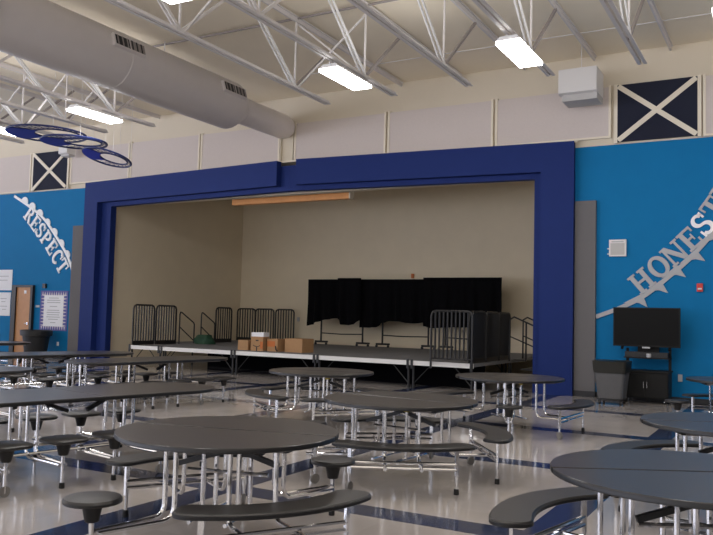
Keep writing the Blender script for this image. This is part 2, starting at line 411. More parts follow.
def trash_bin(x, y, label):
    t = thing('trash_bin', label, 'trash bin', (x, y, 0))
    MB().lathe([(.30,.06),(.31,.08),(.40,.74)], n=28).build('bin_body', BINK, t)
    MB().lathe([(.40,.70),(.46,.71),(.47,.86),(.44,.88),(.43,.86),(.40,.74)], n=28).build('rim', BINK, t)
    MB().disc((.44,0,.76), (1,0,0), .05, .06).disc((-.44,0,.76), (1,0,0), .05, .06).build('grip', BINK, t)
    for k in range(4):
        a = PI/4+k*PI/2
        MB().disc((.24*math.cos(a), .24*math.sin(a), .04), (1,0,0), .04, .03).build('caster', RUBBER, t)
trash_bin(-20.2, 16.2, 'large black round trash bin against left wall below the poster')

# ---------------------------------------------------------------- right wall fittings
t = thing('wall_clock_speaker', 'white square speaker box on blue wall above HONESTY lettering', 'speaker', (-3.18, W, 2.92))
MB().box(-.17, .17, -.06, -.002, 0, .345).build('housing', SPEAK, t)
MB().box(-.14, .14, -.066, -.0605, .03, .27).build('grille', SPEAKG, t)
MB().box(-.12, .12, -.066, -.0605, .29, .315).build('slot', GREYP, t)
MB().box(-.21, -.17, -.04, -.01, .04, .06).box(-.21, -.17, -.04, -.01, .15, .17).build('clip', SPEAK, t)
t = thing('fire_alarm', 'small red fire alarm pull station on right blue wall', 'alarm', (-1.62, W, 2.20))
MB().box(-.055, .055, -.05, -.002, 0, .16).build('alarm_body', RED, t)
MB().box(-.035, .035, -.062, -.05, .04, .07).build('pull_bar', SPEAK, t)
flat_thing('wall_outlet', 'grey outlet plate on blue wall right of the black cabinet', 'outlet', -2.02, -1.94, .42, .56, GREYP, .03)

# television on its cart
t = thing('tv_cart', 'black rolling media cabinet against right blue wall under the television', 'cabinet', (-2.54, 16.38, 0))
MB().box(-.42, .42, -.24, .24, .10, .60).build('cabinet_body', CABK, t)
for s in (-1, 1):
    d = MB().box(-.20+s*.205, .20+s*.205, -.262, -.241, .13, .57).build('cabinet_door', CABK, t)
    MB().tube([(s*.03, -.28, .30), (s*.03, -.28, .42)], .010).build('handle', CHROME, d)
MB().box(-.44, .44, -.26, .26, .60, .63).build('cabinet_top', CABK, t)
for s in (-1, 1):
    MB().box(s*.40-.025, s*.40+.025, .12, .17, .63, 1.05).build('post', TVK, t)
MB().box(-.43, .43, -.12, .17, .86, .885).build('shelf', TVK, t)
MB().box(-.20, .20, .10, .16, .885, 1.22).build('tv_mount', TVK, t)
for x, y in ((-.36,-.2),(.36,-.2),(-.36,.2),(.36,.2)):
    c = MB().disc((x, y, .045), (1,0,0), .045, .035).build('caster', RUBBER, t)
    MB().tube([(x,y,.05),(x,y,.10)], .014).disc((x-.02,y,.045),(1,0,0),.024,.01).build('caster_stem', CHROME, c)
t = thing('television', 'large black flat television standing above the media cabinet', 'television', (-2.55, 16.30, 1.09))
MB().box(-.625, .625, -.03, .04, 0, .77).build('tv_body', TVK, t)
MB().box(-.60, .60, -.036, -.031, .035, .745).build('screen', SCREEN, t)
for s in (-1, 1):
    MB().bar((s*.44, -.01, .01), (s*.44, -.10, -.05), .05, .02).build('tv_foot', TVK, t)
MB().box(-.07, .07, -.04, .02, -.03, 0).build('badge', GREYP, t)
t = thing('soundbar', 'black soundbar on the cart shelf below the television', 'soundbar', (-2.55, 16.33, .887))
MB().box(-.40, .40, -.05, .05, 0, .10).build('bar_body', BLACK, t)
MB().lathe([(.045,.0),(.05,.02),(.05,.07),(.03,.075)], c=(.05,-.03), n=16).build('control_dial', GREYP, t)

# grey square bin on dolly
def square_bin(x, y):
    t = thing('square_trash_bin', 'grey square trash bin with black liner on dolly beside cabinet', 'trash bin', (x, y, 0))
    def sq(a, r=.06):
        p = []
        for k, (sx, sy) in enumerate(((1,1),(-1,1),(-1,-1),(1,-1))):
            for j in range(4):
                an = PI/2*k+PI/2*j/3; p.append((sx*(a-r)+r*math.cos(an), sy*(a-r)+r*math.sin(an)))
        return p
    MB().loft([(sq(.23),.12),(sq(.29),.68)]).build('bin_body', BING, t)
    MB().loft([(sq(.294),.60),(sq(.305),.66),(sq(.315),.80),(sq(.32),.82),(sq(.27),.83)]).build('liner', LINER, t)
    MB().loft([(sq(.22),.075),(sq(.22),.115)]).build('dolly', BLACK, t)
    for sx, sy in ((1,1),(1,-1),(-1,1),(-1,-1)):
        c = MB().disc((sx*.19, sy*.19, .038), (1,0,0), .038, .03).build('caster', RUBBER, t)
        MB().tube([(sx*.19,sy*.19,.04),(sx*.19,sy*.19,.08)], .012).build('caster_stem', CHROME, c)
square_bin(-3.05, 15.55)

# hanging loudspeakers
def loudspeaker(x, y, z, s, label, top):
    t = thing('hanging_loudspeaker', label, 'loudspeaker', (x, y, z), 0, 'white loudspeakers hung over the stage wall')
    w = .38*s; h = .52*s; d = .30*s
    MB().loft([([(-w,-d),(w,-d),(w,d),(-w,d)], 0), ([(-w,-d-.05*s),(w,-d-.05*s),(w,d),(-w,d)], .02), ([(-w,-d-.05*s),(w,-d-.05*s),(w,d),(-w,d)], h-.02), ([(-w+.02,-d),(w-.02,-d),(w-.02,d),(-w+.02,d)], h)]).build('cabinet', SPEAK, t)
    MB().box(-w*.86, w*.98, -d+.05, d-.02, -.13*s, 0).build('lower_horn', SPEAKG, t)
    MB().box(-w+.03, w-.03, -d-.056*s, -d-.05*s, .04*s, h-.04*s).build('grille', SPEAK, t)
    MB().tube([(0,0,h),(0,0,h+.08)], .035).tube([(0,0,h+.08),(0,0,top-z)], .008, 6).build('hanger', STEEL, t)
loudspeaker(-3.78, 16.0, 6.15, 1.0, 'white boxy loudspeaker hanging left of the right crossed panel', 7.22)
loudspeaker(-19.34, 16.3, 6.24, .50, 'white boxy loudspeaker hanging before the left crossed panel behind hoops', 7.22)

# ---------------------------------------------------------------- roof joists, duct, lamps
ZB, ZT = 5.80, 7.12
nodes = [12.05, 8.87, 5.69, 2.51]
meshes = {}
def joist(x, label, braces):
    t = thing('roof_joist', label, 'roof joist', (x, 13.3, ZB), 0, 'white steel roof joists')
    Y0 = 13.3
    def pm(name, key, mk, m, loc=None):
        if key not in meshes: meshes[key] = mk().build(name, m, t)
        else:
            o = bpy.data.objects.new(name, meshes[key].data); C.objects.link(o); o.parent = t; return o
        return meshes[key]
    pm('bottom_chord', 'bc', lambda: MB().box(-.075, -.018, -16.5, 0, 0, .012).box(.018, .075, -16.5, 0, 0, .012).box(-.030, -.018, -16.5, 0, .012, .07).box(.018, .030, -16.5, 0, .012, .07), STEEL)
    pm('top_chord', 'tc', lambda: MB().box(-.05, .05, -16.5, 3.35, ZT-ZB+.04, ZT-ZB+.06).box(-.02, .02, -16.5, 3.35, ZT-ZB-.04, ZT-ZB+.04), STEEL)
    for k, n in enumerate(nodes):
        y = n-Y0; h = ZT-ZB-.04
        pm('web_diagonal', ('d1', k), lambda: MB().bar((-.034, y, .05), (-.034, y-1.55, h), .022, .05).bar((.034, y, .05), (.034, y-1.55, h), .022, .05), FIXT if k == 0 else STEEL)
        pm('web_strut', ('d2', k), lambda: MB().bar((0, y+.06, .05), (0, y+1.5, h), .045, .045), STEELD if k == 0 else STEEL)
        pm('web_vertical', ('v', k), lambda: MB().bar((0, y+.03, .05), (0, y+.03, h), .028, .028), STEEL)
    for k in braces:
        y = nodes[k]-Y0+.1
        pm('cross_brace', ('b1', k), lambda: MB().bar((0, y, .03), (-1.52, y, ZT-ZB-.05), .03, .03), STEEL)
        pm('cross_brace', ('b2', k), lambda: MB().bar((0, y+.03, ZT-ZB-.05), (-1.52, y+.03, .03), .03, .03), STEEL)
joist(-2.15, 'rightmost white roof joist, ending above the right crossed panel', [])
joist(-3.66, 'white roof joist carrying the lamp left of the hanging loudspeaker', [])
joist(-5.17, 'white roof joist between the two right bright ceiling lamps', [])
joist(-6.70, 'white roof joist carrying the brightest middle ceiling lamp', [0, 1])
joist(-8.20, 'white roof joist just right of the big round duct', [])
joist(-12.92, 'white roof joist carrying the lamp just left of the big duct', [0, 1])
joist(-14.45, 'white roof joist between left lamp and the blue hoops', [0, 1])
joist(-15.95, 'white roof joist carrying the leftmost ceiling lamp', [0, 1])
joist(-17.45, 'white roof joist at the far left beyond the leftmost lamp', [0])
tag(MB().tube([(-14, 12.1, 7.16), (-2, 12.1, 7.16)], .025).build('ceiling_conduit', STEELD), 'thin dark conduit running crosswise along the ceiling deck', 'conduit')
tag(MB().tube([(-10, 15.2, 7.19), (1, 15.2, 7.19)], .012).build('ceiling_conduit', STEEL), 'thin pale conduit on the ceiling deck close to stage wall', 'conduit')

def duct():
    cx, cz = -11.5, 6.38
    t = thing('air_duct', 'large pale grey round air duct running under the roof to stage wall', 'air duct', (cx, W, cz))
    def ycyl(prof, n=36):
        mb = MB(); vs = []; fs = []
        for r, y in prof:
            for k in range(n):
                a = 2*PI*k/n; vs.append((r*math.cos(a), y, r*math.sin(a)))
        for i in range(len(prof)-1):
            for k in range(n):
                q = (k+1) % n; fs.append((i*n+k, (i+1)*n+k, (i+1)*n+q, i*n+q))
        fs.append(tuple(range(n))); fs.append(tuple((len(prof)-1)*n+k for k in range(n-1,-1,-1)))
        return mb.add(vs, fs)
    ycyl([(.555,-22),(.555,-2.55),(.545,-2.52),(.32,-2.15)]).build('main_duct', DUCTM, t)
    ycyl([(.32,-2.2),(.315,-.35),(.27,-.14),(.22,-.13)]).build('reduced_duct', DUCTM, t)
    for y in (-6.1, -9.0, -12.5): ycyl([(.556,y-.02),(.561,y-.01),(.561,y+.01),(.556,y+.02)]).build('seam', DUCTM, t)
    for y0 in (-6.62, -3.42):
        a = R(17); ux = Vector((math.cos(a), 0, math.sin(a))); up = Vector((-math.sin(a), 0, math.cos(a)))
        def P(n_, y, u): return tuple(ux*n_+up*u+Vector((0,y,0)))
        def bx(n0, n1, ya, yb, u0, u1):
            m = MB(); vs = [P(n_, y, u) for u in (u0,u1) for y in (ya,yb) for n_ in (n0,n1)]
            return m.add(vs, [(0,2,3,1),(4,5,7,6),(0,1,5,4),(2,6,7,3),(0,4,6,2),(1,3,7,5)])
        g = bx(.50, .612, y0, y0+.80, -.12, .12).build('register', DUCTM, t)
        bx(.6125, .617, y0+.03, y0+.38, -.095, .095).build('register_slot', DARK, g)
        bx(.6125, .617, y0+.41, y0+.77, -.095, .095).build('register_slot', STEELD, g)
        for k in range(6):
            y = y0+.07+k*.12
            bx(.617, .625, y, y+.03, -.095, .095).build('louver_blade', DARK if k > 2 else STEELD, g)
    for y in (-4.7, -8, -11.2):
        MB().tube([(0, y, .62), (0, y, 7.2-cz)], .012).build('hanger_rod', STEEL, t)
    mb = MB(); mb.disc((.60, -9.25, -.18), (math.cos(-.3), 0, math.sin(-.3)), .22, .05, 20).build('blue_cap', XNAVY, t)
duct()

def lamp(x, y, label, z=5.62):
    t = thing('ceiling_lamp', label, 'ceiling lamp', (x, y, z), 0, 'fluorescent high bay lamps')
    if 'lamp' not in meshes:
        a = MB().loft([([(-.19,-.60),(.19,-.60),(.19,.60),(-.19,.60)], .05), ([(-.13,-.58),(.13,-.58),(.13,.58),(-.13,.58)], .12)]).build('reflector', FIXT, t)
        b = MB().box(-.185, .185, -.595, .595, 0, .048).build('diffuser', LIGHT, t)
        c = MB().bar((-.06,-.45,.12),(-.06,-.45,.20),.03,.03).bar((-.06,.45,.12),(-.06,.45,.20),.03,.03).box(-.08,.08,-.2,.1,.12,.19).build('bracket', STEEL, t)
        meshes['lamp'] = (a, b, c)
    else:
        for o in meshes['lamp']:
            k = bpy.data.objects.new(o.name.split('.')[0], o.data); C.objects.link(k); k.parent = t
lamp(-6.75, 11.52, 'bright ceiling lamp in the middle, right of the duct')
lamp(-3.66, 11.52, 'bright ceiling lamp left of the white hanging loudspeaker')
lamp(-12.90, 11.55, 'bright ceiling lamp left of the big duct')
lamp(-16.05, 11.55, 'bright ceiling lamp at left edge beside the blue hoops')
lamp(-.72, 11.52, 'bright ceiling lamp cut off by the right edge of the photo')
lamp(-7.02, 7.05, 'bright ceiling lamp nearest the viewer, at the top edge over duct')

# blue hoops with netting hanging in a row
def hoop(x, y, z, d, rz, tilt, label):
    t = thing('hanging_hoop', label, 'hoop', (x, y, z), 0, 'blue netted hoops hanging by the left wall')
    t.rotation_euler = (R(tilt[0]), R(tilt[1]), R(rz))
    r = d/2; ri = r*.57; ox = r*.28
    def circ(cx, rr, n=48): return [(cx+rr*math.cos(2*PI*k/n), rr*math.sin(2*PI*k/n), 0) for k in range(n+1)]
    MB().tube(circ(0, r), .022, 6).build('outer_rim', RING, t)
    MB().tube(circ(ox, ri), .018, 6).build('inner_rim', RING, t)
    mb = MB(); vs = []; fs = []; n = 20                          # cloth crescent on the wide side
    for k in range(n+1):
        a = R(146+84*k/n); vs += [(r*math.cos(a), r*math.sin(a), .0), (ox+ri*math.cos(a), ri*math.sin(a), .0)]
    for k in range(n): fs.append((2*k, 2*k+2, 2*k+3, 2*k+1))
    vs2 = [(v[0], v[1], -.02) for v in vs]; m_ = len(vs)
    mb.add(vs+vs2, fs+[tuple(i+m_ for i in f[::-1]) for f in fs]).build('cloth_crescent', RINGB, t)
    nb = MB(); n = 20
    for k in range(n):
        a = R(-136+276*k/n); b = R(-136+276*(k+1.6)/n); c = R(-136+276*(k-1.6)/n)
        for q in (b, c):
            nb.tube([(r*math.cos(a), r*math.sin(a), 0), (ox+ri*math.cos(q), ri*math.sin(q), 0)], .0055, 4)
    tag(nb.build('netting', RING, t), kind='stuff')
    M = t.rotation_euler.to_matrix().inverted()
    for an in (0, 75, -60):
        p = Vector((r*math.cos(R(an)), r*math.sin(R(an)), 0)); up = M @ Vector((0,0,1))
        MB().tube([p, p+up*(7.15-z)], .004, 4).build('hanging_wire', STEEL, t)
hoop(-14.65, 11.76, 5.46, 1.70, 29, (0,0), 'largest and leftmost blue netted hoop hanging under the ceiling')
hoop(-14.14, 12.09, 5.30, 1.42, 29, (0,0), 'middle blue netted hoop, overlapping the leftmost hoop')
hoop(-14.00, 12.94, 5.10, 1.12, 29, (-10,10), 'smallest and rightmost blue netted hoop, above the stage frame corner')

# ---------------------------------------------------------------- stage platforms
SZ = .60
def platform(x0, x1, y0, y1, label, front, legs=True):
    t = thing('stage_platform', label, 'stage platform', ((x0+x1)/2, (y0+y1)/2, 0), 0, 'portable stage platforms')
    w = (x1-x0)/2; d = (y1-y0)/2
    MB().box(-w+.006, w-.006, -d+.012, d-.006, SZ-.07, SZ).build('deck', STAGE, t)
    if front:
        MB().box(-w+.004, w-.004, -d-.012, -d+.011, SZ-.095, SZ+.004).build('front_edge', WHITE, t)
        for s in (-1, 1):
            MB().box(s*(w-.05)-.025, s*(w-.05)+.025, -d-.04, -d-.013, SZ-.17, SZ+.03).build('clamp', BLACK, t)
    for sx in (-1, 1):
        for sy in (-1, 1):
            g = MB().tube([(sx*(w-.06), sy*(d-.06), .02), (sx*(w-.06), sy*(d-.06), SZ-.07)], .024).build('leg', BLACK, t)
            MB().lathe([(.035,0),(.035,.03),(.026,.035)], c=(sx*(w-.06), sy*(d-.06)), n=12).build('foot', RUBBER, g)
        MB().tube([(sx*(w-.06), -d+.06, .10), (sx*(w-.45), -d+.06, SZ-.10)], .011, 6).build('brace', BLACK, t)
XS = [-15.87, -14.72, -12.28, -9.84, -7.40, -5.92]
nm = ['leftmost in the front row, under the tall rails', 'front row, left of the cardboard boxes', 'front row, under the cardboard boxes', 'front row, right of the boxes before the black drapes', 'front row right end, behind the black guardrails']
for k in range(5):
    platform(XS[k], XS[k+1], 15.75, 18.34, 'grey stage platform with white edge, '+nm[k], True)
nb_ = ['back row far left by the corner rails', 'back row beside the grouped rails', 'back row under the left drapes', 'back row under the right drapes', 'back row right corner behind guardrails']
XB = [-17.05, -14.72, -12.28, -9.84, -7.40, -5.92]
for k in range(5):
    platform(XB[k], XB[k+1], 18.35, 22.2, 'grey carpeted stage platform, '+nb_[k], False)
tag(MB().prism(ccw([(-14.9, 17.9), (-5.98, 16.6), (-5.98, 16.63), (-14.9, 17.93)]), 0, SZ-.08).build('stage_skirt', CLOTH), 'black skirt closing the space under the stage platforms', 'curtain')

# guard rails
def guard(name, label, loc, rz, w, h, nbar, group, legs=0.0, kick=True):
    t = thing(name, label, 'guardrail', (loc[0], loc[1], loc[2]+.006), rz, group)
    r = .026
    MB().tube([(0,0,-legs),(0,0,h-.10),(.03,0,h-.03),(.10,0,h),(w-.10,0,h),(w-.03,0,h-.03),(w,0,h-.10),(w,0,-legs)], r, 8).build('rail_frame', BLACK, t)
    MB().tube([(0,0,.10),(w,0,.10)], .018, 6).build('bottom_rail', BLACK, t)
    if kick: MB().box(.02, w-.02, -.012, .012, 0, .10).build('kick_plate', BLACK, t)
    for k in range(nbar):
        x = w*(k+1)/(nbar+1)
        MB().tube([(x,0,.10),(x,0,h-.01)], .020, 6).build('baluster', BLACK, t)
    return t
GL = 'black guardrails stored on the stage'
guard('guardrail', 'black guardrail standing at far left edge of stage, nearest the viewer', (-15.80, 15.80, SZ), PI/2, .80, 1.10, 7, GL)
guard('guardrail', 'second black guardrail from the left along the stage edge', (-15.80, 16.68, SZ), PI/2, .82, 1.10, 7, GL)
guard('guardrail', 'black guardrail by alcove corner, left of the grouped four', (-15.95, 19.50, SZ), PI/2, .78, 1.10, 6, GL)
guard('guardrail', 'black guardrail against alcove back wall, left of three behind boxes', (-17.0, 21.95, SZ), 0, .76, 1.10, 6, GL)
guard('guardrail', 'black guardrail against alcove back wall, middle of three behind boxes', (-16.19, 21.9, SZ), 0, .76, 1.10, 6, GL)
guard('guardrail', 'black guardrail against alcove back wall, right of three behind boxes', (-15.38, 21.95, SZ), 0, .74, 1.10, 6, GL)
def stair_rail(label, loc, rz):
    t = thing('stair_rail', label, 'handrail', (loc[0], loc[1], loc[2]+.006), rz, 'slanted stair handrails')
    MB().tube([(0,0,0),(0,0,.86),(.03,0,.93),(.08,0,.92),(.62,0,.62),(.65,0,.56),(.65,0,0)], .020, 8).build('rail_frame', BLACK, t)
    MB().tube([(0,0,.50),(.65,0,.08)], .016, 6).build('middle_rail', BLACK, t)
stair_rail('slanted black stair handrail right of the two leftmost guardrails', (-15.80, 17.66, SZ), PI/2)
stair_rail('slanted black stair handrail beside the green bundle', (-15.95, 18.80, SZ), PI/2)
GR = 'black guardrails at the right end of the stage'
def xr(px): return px
guard('guardrail', 'black guardrail at stage front right, with legs hanging below the edge', (-6.86, 15.64, SZ-.02), 0, .94, 1.12, 9, GR, .12, False)
guard('guardrail', 'black guardrail along right stage edge, nearest of the dark overlapping group', (-5.98, 15.80, SZ), PI/2, .80, 1.10, 11, GR)
guard('guardrail', 'black guardrail in dark overlapping group, middle one at right stage edge', (-5.98, 16.66, SZ), PI/2, .80, 1.10, 11, GR)
guard('guardrail', 'black guardrail in dark overlapping group, farthest at right stage edge', (-5.98, 17.52, SZ), PI/2, .78, 1.10, 11, GR)
guard('guardrail', 'black guardrail standing close behind the dark overlapping group on stage', (-6.10, 15.95, SZ), PI/2, .90, 1.10, 10, GR)
t = thing('stair_unit', 'black stage stair unit with sloping handrails behind right stage frame', 'stairs', (-5.55, 17.3, 0), 0)
for k in range(3):
    MB().box(.0+.16*k, .30+.16*k, 0, 1.0, .66-.0+(.02 if k == 0 else -.0)-.20*k-.03+.0, .66-.20*k).build('tread', BLACK, t)
for y in (0, 1.0):
    MB().tube([(-.1,y,.62),(-.1,y,1.56),(.0,y,1.62),(.62,y,1.36),(.66,y,1.28),(.66,y,.02)], .02).build('handrail', BLACK, t)
    MB().tube([(-.1,y,1.18),(.66,y,.88)], .016, 6).tube([(.28,y,.62),(.28,y,1.50)], .02).build('middle_rail', BLACK, t)

# rolling racks and black drapes
def rack(x0, x1, label):
    t = thing('rolling_rack', label, 'rack', (x0, 21.56, SZ+.004), 0, 'rolling racks under the black drapes'); w = x1-x0
    for x in (0, w):
        g = MB().tube([(x,0,.10),(x,0,1.98)], .030).build('upright', BLACK, t)
        b = MB().tube([(x-.22,0,.105),(x+.25,0,.105)], .030).build('base_bar', BLACK, t)
        for s in (-1, 1):
            MB().disc((x+s*.2,0,.04), (0,1,0), .04, .03).tube([(x+s*.2,0,.05),(x+s*.2,0,.11)], .012).build('caster', RUBBER, b)
    MB().tube([(0,0,.38),(w*.5,0,.36),(w,0,.38)], .018).build('cross_bar', BLACK, t)
    MB().tube([(0,0,1.98),(w,0,1.98)], .024).build('top_bar', BLACK, t)
rack(-13.31, -11.79, 'black rolling rack under the leftmost drape')
rack(-11.09, -9.55, 'black rolling rack under the middle drapes')
rack(-9.0, -7.7, 'black rolling rack under the right drape behind guardrails')
def drape(x0, x1, y, zt, hem, label, seed):
    rnd = random.Random(seed); n = 60; rows = 14; mb = MB(); vs = []; fs = []
    w = x1-x0
    for side in (0, 1):
        for j in range(rows+1):
            for i in range(n+1):
                u = i/n; v = j/rows
                # hem height interpolated
                k = u*(len(hem)-1); a = int(min(k, len(hem)-2)); f = k-a; f = f*f*(3-2*f)
                zb = hem[a]*(1-f)+hem[a+1]*f
                z = zt+(zb-zt)*v
                fold = .035*math.sin(u*w*14+seed)+.025*math.sin(u*w*23+seed*2)
                sway = .02*math.sin(v*5+seed)*v
                yy = y-.05-fold*(.3+v) if side == 0 else y-.02-fold*(.3+v)
                vs.append((x0+u*w+sway*(1 if u > .5 else -1), yy, z))
    N = (n+1)*(rows+1)
    for j in range(rows):
        for i in range(n):
            q = (j*(n+1)+i, (j+1)*(n+1)+i, (j+1)*(n+1)+i+1, j*(n+1)+i+1)
            fs.append(q); fs.append(tuple(k+N for k in q[::-1]))
    def edge(idx):
        for a, b in zip(idx, idx[1:]): fs.append((a, b, b+N, a+N))
    edge([i for i in range(n+1)]); edge([rows*(n+1)+i for i in range(n, -1, -1)])
    edge([j*(n+1) for j in range(rows, -1, -1)]); edge([j*(n+1)+n for j in range(rows+1)])
    o = mb.add(vs, fs).build('black_drape', CLOTH)
    return tag(o, label, 'drape', 'black drapes over the rolling racks')
drape(-13.75, -12.38, 21.44, 2.70, [1.20,1.24,1.33,1.40,1.42,1.46,1.48,1.44], 'black cloth drape hanging at the far left of the row', 3)
drape(-12.55, -11.72, 21.26, 2.73, [1.44,1.27,1.26,1.29,1.42], 'black cloth drape second from the left, short and narrow', 5)
drape(-11.80, -9.45, 21.44, 2.70, [1.20,1.20,1.22,1.36,1.42,1.42,1.38,1.37,1.40,1.46], 'black cloth drape at the middle with uneven hem', 8)
drape(-9.6, -7.18, 21.26, 2.74, [1.30,1.25,1.28,1.3,1.3,1.34,1.36,1.4], 'widest black cloth drape at the right behind guardrails', 11)
flat = MB().box(-10.48, -10.40, 22.24, 22.30, 2.78, 2.92).build('wall_sensor', ORANGE); tag(flat, 'small reddish device on alcove wall just above the drapes', 'sensor')
flat = MB().box(-14.72, -14.64, 22.27, 22.30, 1.32, 1.46).build('wall_outlet', GREYP); tag(flat, 'small grey outlet on alcove back wall left of the drapes', 'outlet')

# cardboard boxes, green bundle
def carton(x, y, w, d, h, rz, label, extra=None):
    t = thing('cardboard_box', label, 'cardboard box', (x, y, SZ+.001), R(rz), 'cardboard boxes on the stage')
    MB().box(-w/2, w/2, -d/2, d/2, 0, h-.004).build('carton', CARD, t)
    MB().box(-w/2-.003, -.004, -d/2-.003, d/2+.003, h-.004, h).build('flap', CARD, t)
    MB().box(.004, w/2+.003, -d/2-.003, d/2+.003, h-.004, h).build('flap', CARD, t)
    if extra == 'smile':
        mb = MB(); n = 10
        for k in range(n):
            a0 = R(215+110*k/n); a1 = R(215+110*(k+1)/n)
            f = lambda a, r: (r*math.cos(a)*1.1, .20+r*math.sin(a)*.75)
            mb.xz([f(a0,.13), f(a1,.13), f(a1,.108), f(a0,.108)], -d/2-.006, -d/2-.001)
        mb.build('printed_mark', INK, t)
        MB().box(-.015, .015, -d/2-.006, -d/2-.001, .0, .10).build('tape', INK, t)
        MB().box(-.03, .05, -d/2-.006, -d/2-.001, .25, .28).build('printed_mark', INK, t)
        MB().box(-w/2, w/2, -d/2+.02, d/2, h, h+.11).build('white_lid', PAPER, t)
        MB().box(.10, w/2, -d/2-.008, -d/2-.001, .06, .24).build('orange_print', ORANGE, t)
    if extra == 'orange':
        MB().box(-w/2+.01, w/2-.08, -d/2-.006, -d/2-.001, .12, .26).build('orange_print', ORANGE, t)
        MB().tube([(w/2-.05,-d/2-.02,.14),(w/2-.02,-d/2-.03,.05),(w/2+.03,-d/2-.03,.02)], .015, 6).build('strap', BLACK, t)
carton(-12.45, 16.5, .34, .30, .255, -3, 'small plain cardboard box, leftmost of four on the stage')
carton(-11.97, 16.42, .36, .30, .36, 4, 'cardboard box with white lid and curved dark mark', 'smile')
carton(-11.555, 16.55, .34, .32, .32, -4, 'cardboard box with orange print, third from the left', 'orange')
carton(-10.95, 16.7, .56, .46, .345, -6, 'largest plain cardboard box, rightmost of four on the stage')
def bundle():
    mb = MB(); n = 16; rings = []
    for k in range(9):
        v = k/8; ring = []
        for j in range(n):
            a = 2*PI*j/n; rr = (1-.35*v**2)*(1+.10*math.sin(3*a+5*v)+.05*math.sin(7*a))
            ring.append((.33*rr*math.cos(a), .26*rr*math.sin(a)))
        rings.append((ring, .30*v*(1-.1*v)))
    mb.loft(rings); o = mb.build('folded_tarp', GREEN); o.location = (-15.42, 18.35, SZ+.004)
    tag(o, 'dark green folded tarp bundle on stage between handrail and rails', 'tarp')
bundle()
# wooden roller housing hung inside the opening
t = thing('screen_housing', 'long orange wooden screen housing hung under top of stage opening', 'screen housing', (-11.92, 17.5, 4.58))
MB().box(-1.9, 1.9, -.09, .09, 0, .205).build('wooden_case', WOOD, t)
MB().box(-1.9, 1.9, -.10, .10, .205, .225).build('pale_top', STRIP, t)
MB().box(1.9, 1.94, -.1, .1, -.01, .215).build('end_cap', STRIP, t)
for x in (-1.5, 1.5): MB().tube([(x,0,.22),(x,0,2.02)], .012, 6).build('hanger_rod', STEEL, t)

# ---------------------------------------------------------------- round cafeteria tables
TH = .737
def bend(pts, r=.07, k=5):                                     # round the corners of a poly-line
    out = [Vector(pts[0])]
    for i in range(1, len(pts)-1):
        p0, p1, p2 = Vector(pts[i-1]), Vector(pts[i]), Vector(pts[i+1])
        a = p1+(p0-p1).normalized()*r; b = p1+(p2-p1).normalized()*r
        for j in range(k+1):
            t = j/k; out.append(a*(1-t)**2+p1*2*t*(1-t)+b*t*t)
    out.append(Vector(pts[-1])); return [tuple(p) for p in out]
def pol(r, a, z): return (r*math.cos(a), r*math.sin(a), z)
def capsule_arc(r, hw, span, n=30):
    outer = []; inner = []; L = span*r
    for k in range(n+1):
        s = .5-.5*math.cos(PI*k/n); a = -span/2+span*s
        d = min(s, 1-s)*L; q = max(0, 1-d/hw); w = hw*(1-q**2.6)**(1/2.6) if q < 1 else 0
        outer.append(((r+w)*math.cos(a), (r+w)*math.sin(a))); 
        if 0 < k < n: inner.append(((r-w)*math.cos(a), (r-w)*math.sin(a)))
    return outer+inner[::-1]
def rotp(p, a, t=(0,0)):
    c, s = math.cos(a), math.sin(a); return [(x*c-y*s+t[0], x*s+y*c+t[1]) for x, y in p]
SH = .432
def bench_part(t, phi, caster_end, r=.975):
    a = phi; span = R(76); hw = .122
    poly = rotp(capsule_arc(r, hw, span), a)
    b = slab(MB(), poly, SH-.030, SH, .008).build('bench', SEAT, t)
    MB().loft([(inset(poly, .004), SH-.034), (inset(poly, -.004), SH-.030), (inset(poly, -.004), SH-.012), (inset(poly, .004), SH-.010)]).build('edge_band', EDGE, b)
    for s in (-1, 1):
        an = a+s*R(29); p = pol(r, an, 0)
        low = .085 if s == caster_end else .02
        MB().bar(pol(r, an, .16), pol(r, an, SH-.03), .035, .020, (math.cos(an), math.sin(an), 0)).tube([pol(r, an, low), pol(r, an, .20)], .0135).build('bench_leg', CHROME, b)
        if s == caster_end:
            MB().disc(pol(r, an, .045), (-math.sin(an), math.cos(an), 0), .045, .026).build('caster', WHEEL, b)
        else:
            MB().lathe([(.022,0),(.024,.01),(.022,.045),(.016,.05)], c=p[:2], n=12).build('foot', RUBBER, b)
    n1 = pol(r, a-R(29), .215); n2 = pol(r, a+R(29), .215)
    for dz in (0, .045):
        q1 = (n1[0], n1[1], n1[2]+dz); q2 = (n2[0], n2[1], n2[2]+dz)
        MB().tube([q1, q2], .0155).build('bench_rail', CHROME, b)
def stool_part(t, phi):
    r = 1.0; c = pol(r, phi, 0)[:2]
    s = MB().lathe([(.150,SH-.038),(.168,SH-.030),(.171,SH-.012),(.164,SH-.002),(.150,SH)], c=c, n=28).build('stool_seat', SEAT, t)
    MB().lathe([(.169,SH-.034),(.174,SH-.028),(.174,SH-.016),(.169,SH-.010)], c=c, n=28).build('edge_band', EDGE, s)
    MB().lathe([(.035,SH-.15),(.042,SH-.145),(.062,SH-.05),(.085,SH-.036)], c=c, n=14).build('stool_bracket', BLACK, s)
    MB().tube([(c[0],c[1],.03),(c[0],c[1],SH-.14)], .0165).build('stool_post', CHROME, s)
    MB().lathe([(.022,0),(.024,.01),(.022,.045),(.016,.05)], c=c, n=12).build('foot', RUBBER, s)
